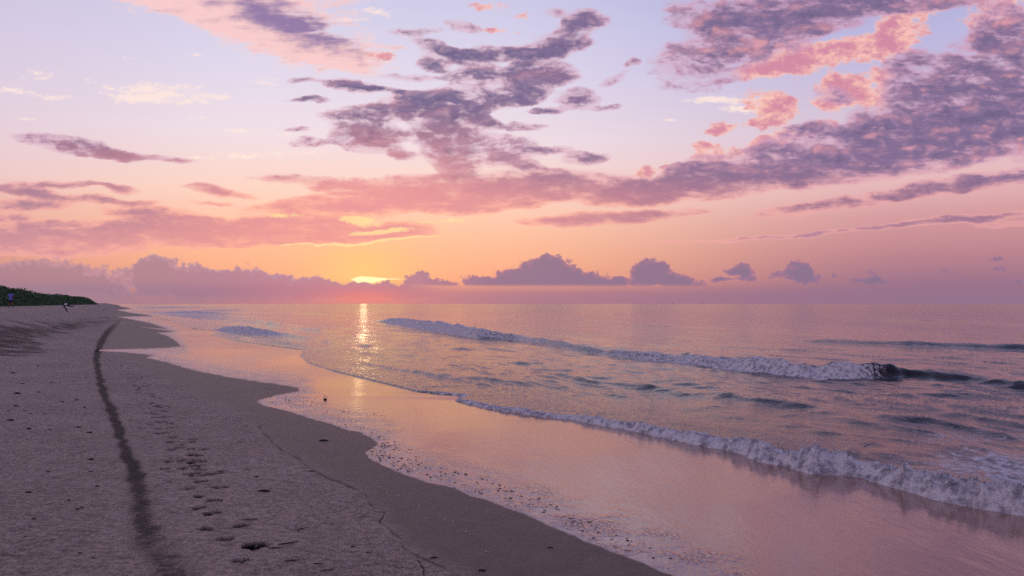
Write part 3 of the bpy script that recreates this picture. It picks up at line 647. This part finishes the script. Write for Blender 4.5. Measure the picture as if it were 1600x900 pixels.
SAND = build_sand(sand_material())
SEA = build_sea(sea_material())

# ------------------------------------------------------------------ plain materials
def plain(name, c, rough=0.8, c2=None, sc=20, spec=0.3, bmp=0.0):
    m, T = new_mat(name)
    n = T.noise(T.new('ShaderNodeTexCoord').outputs['Object'], sc, 5, 0.6)
    col = T.mix(T.ss(n, 0.3, 0.7), lin(c), lin(c2 or tuple(max(0, v-25) for v in c)))
    finish(T, principled(T, col, rough, 1.45, bump(T, n, bmp) if bmp else None, spec)); return m
M = dict(weed=plain('dried_weed', (52, 44, 44), 0.8, (34, 30, 30), 30), wetweed=plain('wet_weed', (44, 46, 42), 0.6, (28, 28, 28), 30, 0.2), twig=plain('driftwood', (70, 54, 50), 0.85, (44, 34, 34), 25, 0.2, 0.004),
         shell=plain('shell', (235, 228, 220), 0.4, (215, 205, 200)), foam_white=plain('white_plastic', (225, 222, 225), 0.5, (205, 200, 205)),
         skin=plain('skin', (120, 82, 66), 0.6, (105, 70, 56)), shirt=plain('shirt_cotton', (120, 124, 205), 0.9, (98, 100, 185), 8), shorts=plain('shorts_cotton', (52, 62, 66), 0.9, (40, 48, 52), 8),
         hair=plain('hair', (28, 22, 22), 0.7, (18, 14, 14)), boat=plain('boat_paint', (70, 62, 74), 0.6), boatw=plain('cabin_paint', (150, 145, 150), 0.5), stone=plain('stone', (60, 54, 56), 0.8, (40, 36, 38)))

def lathe_tube(pts, radii, seg=8):
    """tapered round bar through points"""
    pts = [Vector(p) for p in pts]; V_, F_ = [], []
    for i, p in enumerate(pts):
        d = (pts[min(i+1, len(pts)-1)]-pts[max(i-1, 0)]).normalized()
        a = d.orthogonal().normalized(); b = d.cross(a)
        for k in range(seg):
            t = 2*math.pi*k/seg; V_.append(p+(a*math.cos(t)+b*math.sin(t))*radii[i])
    for i in range(len(pts)-1):
        for k in range(seg):
            F_.append((i*seg+k, i*seg+(k+1) % seg, (i+1)*seg+(k+1) % seg, (i+1)*seg+k))
    F_.append(tuple(range(seg))[::-1]); F_.append(tuple((len(pts)-1)*seg+k for k in range(seg)))
    return V_, F_
def join(*vf):
    V_, F_ = [], []
    for v, f in vf:
        o = len(V_); V_ += list(v); F_ += [tuple(i+o for i in q) for q in f]
    return V_, F_
def lump(rx, ry, rz, seed, nu=10, nv=6, rough=0.3):
    r_ = random.Random(seed); V_, F_ = [], []
    ph = [r_.uniform(0, 6.28) for _ in range(6)]
    for j in range(nv+1):
        for i in range(nu):
            a = 2*math.pi*i/nu; b = math.pi*j/nv-math.pi/2
            k = 1+rough*(math.sin(2*a+ph[0])*math.cos(3*b+ph[1])+0.6*math.sin(3*a+ph[2]+b*2)+0.3*math.sin(5*a+ph[3]))*math.cos(b)
            V_.append((rx*k*math.cos(a)*math.cos(b), ry*k*math.sin(a)*math.cos(b), rz*math.sin(b)*(1+0.2*math.sin(3*a+ph[4]))+rz*0.6))
    for j in range(nv):
        for i in range(nu):
            F_.append((j*nu+i, j*nu+(i+1) % nu, (j+1)*nu+(i+1) % nu, (j+1)*nu+i))
    return V_, F_
def me_of(name, vf, mat):
    me = bpy.data.meshes.new(name); me.from_pydata([tuple(v) for v in vf[0]], [], vf[1]); me.update(); me.materials.append(mat)
    me.polygons.foreach_set('use_smooth', [True]*len(me.polygons)); return me
def put(name, me, loc, rz=0, sc=1.0, tilt=0.0):
    o = bpy.data.objects.new(name, me); COL.objects.link(o); o.location = loc; o.rotation_euler = (tilt, 0, rz); o.scale = (sc, sc, sc); return o

# ------------------------------------------------------------------ flecks of weed in the edge of the film
fl_me = [me_of('weed_fleck', lump(0.5, 0.16+0.05*i, 0.06, 100+i, 9, 4, 0.35), M['wetweed']) for i in range(6)]
_wl = [p for p in WATERLINE if True]
def along(lo, hi, n, off0, off1, size):
    segs = []
    for a, b in zip(_wl[:-1], _wl[1:]):
        mx = (a[0]+b[0])/2; my = (a[1]+b[1])/2
        if lo <= my <= hi and mx > 380: segs.append((a, b, math.hypot(a[0]-b[0], a[1]-b[1])))
    tot = sum(q[2] for q in segs)
    for _ in range(n):
        t = random.random()*tot
        for a, b, l in segs:
            if t < l: break
            t -= l
        u = t/l; x = a[0]+(b[0]-a[0])*u; y = a[1]+(b[1]-a[1])*u
        dx, dy = b[0]-a[0], b[1]-a[1]; nx, ny = -dy/l, dx/l
        if nx < 0: nx, ny = -nx, -ny
        o = off0+(off1-off0)*random.random()**0.8
        X, Yp = x+nx*o, y+ny*o*0.6-o*0.25
        g = ground(X, Yp)
        if Yp < 607: continue
        ob = put('weed_fleck', random.choice(fl_me), g+Vector((0, 0, 0.002)), random.uniform(-0.6, 0.6), random.uniform(*size)*g.y/F)
        tag(ob, 'small dark fleck of weed lying in the shiny wet edge of the beach', 'weed fleck', 'weed flecks along the wet edge')
along(628, 690, 110, 3, 46, (1.6, 3.6)); along(690, 745, 90, 3, 46, (2.4, 5.5)); along(745, 905, 100, 6, 36, (2.6, 6.5))

# ------------------------------------------------------------------ scraps and pebbles on the dry sand
sc_me = [me_of('weed_scrap', lump(0.5, 0.28, 0.13, 200+i, 10, 5, 0.35), M['weed']) for i in range(4)]
for (X, Yp, w) in [(27, 615, 12), (13, 642, 7), (38, 642, 6), (25, 635, 9), (47, 647, 5), (70, 647, 5), (87, 647, 4), (78, 641, 4), (17, 657, 12), (42, 687, 5), (45, 670, 9), (78, 672, 8), (152, 760, 8), (40, 839, 7), (132, 637, 6), (60, 613, 7), (35, 600, 7), (80, 598, 5), (120, 625, 7), (97, 628, 7), (134, 590, 5), (116, 596, 5), (20, 583, 8), (60, 572, 5), (75, 738, 9), (45, 770, 11), (121, 796, 9), (122, 763, 5)]:
    g = ground(X, Yp); o = put('weed_scrap', random.choice(sc_me), g, random.uniform(-0.5, 0.5), 0.85*w*g.y/F)
    tag(o, 'small dark scrap of dried weed on the dry sand left of the dark streak', 'weed scrap', 'scraps of weed on the dry sand')
for i, (X, Yp, w, lb) in enumerate([
        (140, 676, 13, 'dark clump of weed on the dry sand beside the upper bend of the dark streak'), (122, 668, 12, 'flat dark weed piece just above and left of the clump beside the streak'),
        (142, 718, 15, 'bow-shaped dark weed scrap, upper of the pair on the sand left of the streak'), (142, 737, 8, 'small round dark weed scrap, lower of the pair left of the streak'),
        (108, 782, 10, 'lone dark weed scrap on the open sand in the middle of the lower left'), (127, 793, 11, 'wedge-shaped dark scrap just below a smaller scrap at lower left'),
        (53, 811, 11, 'dark scrap with a drag mark near the left border of the photo'), (125, 864, 10, 'upper dark scrap of the two at the bottom left corner'), (146, 873, 11, 'lower dark scrap of the two at the bottom left corner'),
        (505, 689, 18, 'flat dark piece of weed on the smooth brown sand near the waterline'), (486, 737, 13, 'dark weed scrap lying on the crack line in the sand'),
        (592, 683, 7, 'single dark lump on the point of sand between the two weed-flecked bays'), (860, 856, 11, 'dark thin scrap on the bare brown sand at lower right of the beach'), (753, 892, 17, 'long dark scrap at the bottom border on the brown sand'),
        (576, 865, 12, 'dark scrap right of the wandering crack near the bottom border'), (551, 854, 9, 'dark scrap left of the wandering crack near the bottom'), (842, 778, 6, 'dark lump in the shiny film right of the weed flecks'),
        (678, 872, 15, 'dark tangle sitting where the crack in the sand forks'), (385, 734, 13, 'thin dark scrap on the sand right of the footprints'), (401, 745, 10, 'thin dark scrap below another, right of the footprints'), (413, 768, 24, 'long thin dark stalk lying level on the sand right of the footprints')]):
    g = ground(X, Yp); o = put('weed_scrap', me_of('weed_scrap', lump(0.5, 0.16 if w > 12 else 0.25, 0.10, 300+i, 12, 5, 0.4), M['weed']), g, random.uniform(-0.2, 0.2), 0.75*w*g.y/F)
    tag(o, lb, 'weed scrap')
g = ground(508, 625); o = put('stone', me_of('stone', lump(0.5, 0.4, 0.3, 77, 14, 8, 0.18), M['stone']), g, 0.2, 5.5*g.y/F)
tag(o, 'small dark stone standing alone in the orange wet film', 'stone')

# ------------------------------------------------------------------ twigs
def twig(X, Yp, w, ang, lb, fork=False):
    g = ground(X, Yp); L = w*g.y/F; r0 = max(0.004, L*0.028)
    rr = random.Random(X)
    pts = [(L*(t-0.5), L*0.05*rr.uniform(-1, 1), r0+L*0.03*rr.random()) for t in (0, .2, .4, .6, .8, 1)]
    vf = lathe_tube(pts, [r0*k for k in (.6, 1, 1.1, 1, .8, .3)], 7)
    if fork: vf = join(vf, lathe_tube([pts[2], (0.1*L, 0.22*L, r0+0.02), (0.28*L, 0.40*L, r0)], [r0*.8, r0*.6, r0*.25], 6), lathe_tube([pts[3], (-0.05*L, -0.16*L, r0+.01), (-.2*L, -.26*L, r0)], [r0*.7, r0*.5, r0*.2], 6))
    o = put('twig', me_of('twig', vf, M['twig']), g, ang); tag(o, lb, 'twig')
twig(473, 827, 22, 0.9, 'forked dark twig on the sand right of the largest footprint', True)
twig(452, 850, 34, 0.5, 'long thin twig pointing away from the largest footprint')
twig(432, 857, 24, 0.05, 'thin straight twig lying level just right of the largest footprint')
twig(457, 877, 26, 0.25, 'bent thin twig below the twigs beside the largest footprint')
twig(497, 882, 16, 0.0, 'short stubby twig near the bottom border, left one of two')
twig(512, 892, 24, 0.2, 'short twig at the bottom border, right one of two')
twig(393, 812, 26, 0.1, 'thin twig level with the two footprints above the largest one')
# dark stub at the head of the water tongue
g = ground(152, 549); o = put('stub', me_of('stub', join(lathe_tube([(0, 0, -.03), (0.01, 0, .05), (0.03, .01, .12)], [.035, .03, .018], 8), lathe_tube([(0, 0, .01), (-.09, .02, .03), (-.16, .02, .01)], [.02, .018, .008], 6)), M['twig']), g)
tag(o, 'dark wooden stub at the tip of the pale water tongue in the sand', 'wooden stub')

# ------------------------------------------------------------------ shells
sh = me_of('shell_fragment', lump(0.5, 0.4, 0.2, 55, 10, 5, 0.15), M['shell'])
for (X, Yp) in [(543, 741), (655, 791), (730, 823), (760, 862), (793, 855), (741, 834), (728, 831), (622, 775), (592, 761), (695, 811), (708, 816), (604, 770), (666, 811)]:
    g = ground(X, Yp); o = put('shell_fragment', sh, g, random.uniform(0, 3), random.uniform(2.2, 3.6)*g.y/F)
    tag(o, 'tiny white shell fragment on the smooth brown sand right of the crack', 'shell fragment', 'white shell fragments on the smooth sand')
for (X, Yp, lb) in [(460, 813, 'tiny white shell fragment near the forked twig on the rough sand'), (468, 753, 'tiny white shell fragment on the rough sand left of the crack line')]:
    g = ground(X, Yp); o = put('shell_fragment', sh, g, 0, 2.8*g.y/F); tag(o, lb, 'shell fragment')

# ------------------------------------------------------------------ driftwood branch and litter on the upper beach
g = ground(103, 487)
k = g.y/F
o = empty('driftwood_branch', g)
tag(o, 'dead forked driftwood branch sticking up from the upper beach at far left', 'driftwood')
def img(dx, dy, depth=0.0): return (dx*k, depth, -dy*k)
mesh_obj('trunk', *lathe_tube([img(2, 0), img(0, -3, .1), img(-4, -8.5, .15), img(-6.5, -11, .2)], [.055, .07, .08, .05], 9), M['twig'], o)
mesh_obj('limb', *lathe_tube([img(-5.5, -10, .18), img(-1, -10.2, .1), img(5, -8.6, 0), img(10, -8.4, -.1), img(14, -8.6, -.2)], [.05, .05, .06, .065, .04], 8), M['twig'], o)
mesh_obj('limb', *lathe_tube([img(-6, -11, .2), img(-7.5, -13, .3), img(-5, -14.5, .4)], [.045, .035, .02], 7), M['twig'], o)
g2 = ground(101, 477.2)
def litter(X, Yp, w, h, seed, lb, mat='foam_white', name='white_debris', cat='debris'):
    g = ground(X, Yp); q = g.y/F
    o = put(name, me_of(name, lump(0.5*w*q, 0.3*w*q, 0.42*h*q, seed, 10, 6, 0.25), M[mat]), g, 0.1); tag(o, lb, cat)
litter(103, 478, 6, 6, 21, 'small white lump of litter on the sand behind the driftwood branch')
litter(147, 473.5, 4, 3, 22, 'white speck of litter near the end of the dune scrub')
litter(106.5, 478.2, 5, 4, 24, 'dark lump beside the white litter behind the driftwood branch', 'weed', 'dark_debris')
twig2 = [(64, 475.5, 26, 'long low dark log lying at the foot of the dune scrub'), (32, 475.5, 6, 'short dark log end on the sand right of the standing person')]
for X, Yp, w, lb in twig2:
    g = ground(X, Yp); L = w*g.y/F
    o = put('log', me_of('log', lathe_tube([(-L/2, 0, .04), (-L*.2, .05, .08), (L*.2, .02, .07), (L/2, 0, .03)], [.07, .10, .09, .04], 8), M['twig']), g, 0.05); tag(o, lb, 'log')

# ------------------------------------------------------------------ person with their back to us
def skin_body(name, joints, edges, mat, parent=None, sub=2):
    me = bpy.data.meshes.new(name); me.from_pydata([j[0] for j in joints], edges, []); me.update()
    o = bpy.data.objects.new(name, me); COL.objects.link(o)
    bpy.context.view_layer.objects.active = o; o.select_set(True)
    md = o.modifiers.new('skin', 'SKIN')
    for i, j in enumerate(joints):
        v = me.skin_vertices[0].data[i]; v.radius = j[1] if isinstance(j[1], tuple) else (j[1], j[1]); v.use_root = (i == 0)
    o.modifiers.new('sub', 'SUBSURF').levels = sub; o.modifiers['sub'].render_levels = sub
    dg = bpy.context.evaluated_depsgraph_get(); em = bpy.data.meshes.new_from_object(o.evaluated_get(dg))
    o.modifiers.clear(); o.data = em; em.name = name; em.materials.clear(); em.materials.append(mat)
    em.polygons.foreach_set('use_smooth', [True]*len(em.polygons))
    o.select_set(False)
    if parent: o.parent = parent
    return o
g = ground(17, 481.5)
PERS = empty('person', g, R(8))
tag(PERS, 'person standing far up the beach in a lavender-blue shirt and dark shorts', 'person')
J = [((0, 0, .94), (.155, .11)), ((0, 0, 1.12), (.125, .10)), ((0, .01, 1.32), (.16, .11)), ((0, .0, 1.45), (.11, .07)), ((0, .0, 1.54), .055), ((0, .01, 1.64), (.075, .09)), ((0, .01, 1.72), (.07, .085)),
     ((-.10, 0, .86), .095), ((-.14, .02, .50), .062), ((-.16, -.01, .28), .055), ((-.17, -.01, .08), .038), ((-.18, .09, .035), .035),
     ((.10, 0, .86), .095), ((.14, .02, .50), .062), ((.16, -.01, .28), .055), ((.17, -.01, .08), .038), ((.20, .09, .035), .035),
     ((-.19, 0, 1.42), .055), ((-.26, -.03, 1.17), .042), ((-.20, .15, 1.02), .032), ((-.15, .23, 1.04), .030),
     ((.19, 0, 1.42), .055), ((.26, -.03, 1.17), .042), ((.20, .15, 1.02), .032), ((.15, .23, 1.04), .030)]
E = [(0, 1), (1, 2), (2, 3), (3, 4), (4, 5), (5, 6), (0, 7), (7, 8), (8, 9), (9, 10), (10, 11), (0, 12), (12, 13), (13, 14), (14, 15), (15, 16), (3, 17), (17, 18), (18, 19), (19, 20), (3, 21), (21, 22), (22, 23), (23, 24)]
skin_body('body', J, E, M['skin'], PERS)
for sgn in (-1, 1):
    for q in range(5):                          # short curled fingers
        bx, by, bz = sgn*(.15-.012*abs(q-2)), .235, 1.06-.017*q
        mesh_obj('finger', *lathe_tube([(bx, by, bz), (bx-sgn*.02, by+.035, bz), (bx-sgn*.045, by+.03, bz-.004)], [.010, .009, .006], 6), M['skin'], PERS)
JS = [((0, 0, 1.0), (.17, .135)), ((0, 0, 1.15), (.165, .13)), ((0, .01, 1.32), (.19, .135)), ((0, 0, 1.44), (.13, .09)), ((-.20, 0, 1.41), .085), ((-.255, -.02, 1.24), .075), ((.20, 0, 1.41), .085), ((.255, -.02, 1.24), .075), ((0, 0, .88), (.18, .14))]
skin_body('shirt', JS, [(0, 1), (1, 2), (2, 3), (3, 4), (4, 5), (3, 6), (6, 7), (0, 8)], M['shirt'], PERS)
skin_body('shorts', [((0, 0, .90), (.165, .13)), ((-.10, 0, .78), .115), ((-.13, .01, .58), .10), ((.10, 0, .78), .115), ((.13, .01, .58), .10)], [(0, 1), (1, 2), (0, 3), (3, 4)], M['shorts'], PERS)
skin_body('hair', [((0, -.012, 1.66), (.088, .095)), ((0, -.005, 1.72), (.085, .10)), ((0, 0, 1.76), (.05, .06)), ((0, -.04, 1.60), (.06, .05))], [(0, 1), (1, 2), (0, 3)], M['hair'], PERS)

# ------------------------------------------------------------------ dune scrub: a dense mass of leaf tufts
def scrub():
    r_ = np.random.RandomState(5)
    N = 26000
    Yv = 85*np.exp(r_.rand(N)**1.2*math.log(400/85)); s_ = 13.5+np.abs(r_.randn(N))*4.5*(1+Yv/200)
    xv = np.interp(Yv, _by, _bx)-s_/0.88
    u = xv/Yv*F+800
    m = (u > -260) & (u < 176); xv, Yv, s_, u = xv[m], Yv[m], s_[m], u[m]; N = len(xv)
    clump = fbm(xv*0.16, Yv*0.10, 3)
    topz = np.interp(u, [-250, 0, 20, 32, 45, 60, 75, 92, 112, 130, 150, 166, 172], [437, 445, 448, 449, 453, 456, 459.5, 459, 461.5, 463, 466, 470, 474])
    top = CAMZ+(HZ-topz)*Yv/F                     # height of the scrub over the sea at this distance
    top = np.minimum(top, 6.2)
    gz = height(xv, Yv)
    hgt = np.clip(top-gz, 0.15, 5)*sst(s_, 13, 18)*(0.82+0.22*clump)
    z = gz+hgt*np.sqrt(r_.rand(N))
    size = (0.22+0.16*r_.rand(N))*(0.7+Yv/260)
    V_ = np.zeros((N*4, 3)); 
    d1 = r_.randn(N, 3); d1 /= np.linalg.norm(d1, axis=1)[:, None]; d2 = r_.randn(N, 3); d2 -= (d1*d2).sum(1)[:, None]*d1; d2 /= np.linalg.norm(d2, axis=1)[:, None]
    c = np.stack([xv, Yv, z], 1)
    for k_, (a, b) in enumerate(((-1, 0), (0, -.45), (1, 0), (0, .45))):
        V_[k_::4] = c+(d1*a+d2*b)*size[:, None]*0.7
    me = bpy.data.meshes.new('dune_scrub'); me.vertices.add(N*4); me.vertices.foreach_set('co', V_.astype(np.float32).ravel())
    me.loops.add(N*4); me.loops.foreach_set('vertex_index', np.arange(N*4, dtype=np.int32)); me.polygons.add(N); me.polygons.foreach_set('loop_start', np.arange(0, N*4, 4, dtype=np.int32)); me.update(calc_edges=True)
    m_, T = new_mat('scrub_leaves'); P = uvw(T)
    n = T.noise(P, 0.35, 4, 0.6); n2 = T.noise(P, 3.0, 3, 0.6)
    col_ = T.mix(T.ss(T.add(n, T.mul(T.sub(n2, .5), .6)), 0.35, 0.65), lin((46, 68, 52)), lin((92, 122, 84)))
    finish(T, principled(T, col_, 0.8, 1.4, None, 0.2)); me.materials.append(m_)
    o = bpy.data.objects.new('dune_scrub', me); COL.objects.link(o)
    tag(o, 'dark green scrub covering the low dune at the far left', 'scrub', kind='stuff')
scrub()

# ------------------------------------------------------------------ two far boats on the horizon
def boat(X, D, lb):
    o = empty('fishing_boat', ((X-800)/F*D, D, SL), 0.3); tag(o, lb, 'boat')
    L = 9
    hull = [(-L/2, -1.3, 0), (L*.3, -1.3, 0), (L/2, 0, 0.2), (L*.3, 1.3, 0), (-L/2, 1.3, 0), (-L/2, -1.6, 1.5), (L*.3, -1.6, 1.7), (L*.58, 0, 2.4), (L*.3, 1.6, 1.7), (-L/2, 1.6, 1.5)]
    mesh_obj('hull', hull, [(0, 1, 6, 5), (1, 2, 7, 6), (2, 3, 8, 7), (3, 4, 9, 8), (4, 0, 5, 9), (5, 6, 7, 8, 9), (4, 3, 2, 1, 0)], M['boat'], o, False)
    c = [(x*1.0-1.2, y, z) for x in (-1.2, 1.2) for y in (-.9, .9) for z in (1.55, 3.6)]
    mesh_obj('cabin', c, [(0, 1, 3, 2), (4, 6, 7, 5), (0, 4, 5, 1), (2, 3, 7, 6), (1, 5, 7, 3)], M['boatw'], o, False)
    mesh_obj('mast', *lathe_tube([(0.4, 0, 1.6), (0.4, 0, 6.4)], [.12, .07], 6), M['boat'], o)
boat(1051, 4200, 'tiny dark boat on the horizon, left one of two'); boat(1097, 4600, 'tiny dark boat on the horizon, right one of two')

# ------------------------------------------------------------------ spray thrown up by the shore break and the outer wave
def spray():
    r_ = np.random.RandomState(3)
    pts = []
    puffs = [(1030, 40, .35), (1120, 50, .5), (1180, 30, .8), (1235, 22, 1.), (1265, 20, 1.), (1300, 14, .8), (1410, 22, .8), (1450, 18, 1.), (1490, 20, .9), (1545, 25, .8), (1590, 20, .9), (1640, 30, .9), (880, 60, .2)]
    ex_ = np.array([p[0] for p in EDGE], float); ey_ = np.array([p[1] for p in EDGE], float)
    for (cx, sx, a) in puffs:
        n = int(230*a)
        X = cx+sx*r_.randn(n); Yp = np.interp(X, ex_[16:], ey_[16:])
        Yw = F*(CAMZ-SL)/(Yp-HZ); xw = (X-800)/F*Yw
        off = 0.06+0.20*r_.rand(n); xw = xw+0.75*off; Yw = Yw+0.66*off
        jet = 0.10*a*(0.5+np.abs(np.sin(X*0.9)+np.sin(X*0.37)))
        zz = SL+0.16+0.14*a+jet*np.abs(r_.randn(n))**1.3*0.8
        pts.append(np.stack([xw, Yw, zz, 0.0014+0.0035*r_.rand(n)**3], 1))
    P_ = np.concatenate(pts); V_ = []; F_ = []
    base = np.array([(1, 0, 0), (-1, 0, 0), (0, 1, 0), (0, -1, 0), (0, 0, 1.3), (0, 0, -1.3)]); fc = [(0, 2, 4), (2, 1, 4), (1, 3, 4), (3, 0, 4), (2, 0, 5), (1, 2, 5), (3, 1, 5), (0, 3, 5)]
    for i, p in enumerate(P_):
        V_ += [tuple(q) for q in base*p[3]*1.6+p[:3]]; F_ += [tuple(k_+6*i for k_ in f) for f in fc]
    m_, T = new_mat('spray_drops'); finish(T, principled(T, lin((226, 224, 230)), 0.4, 1.33, None, 0.5))
    o = mesh_obj('sea_spray', V_, F_, m_); tag(o, 'white spray drops above the crest of the breaking shore wave', 'spray', kind='stuff')
spray()
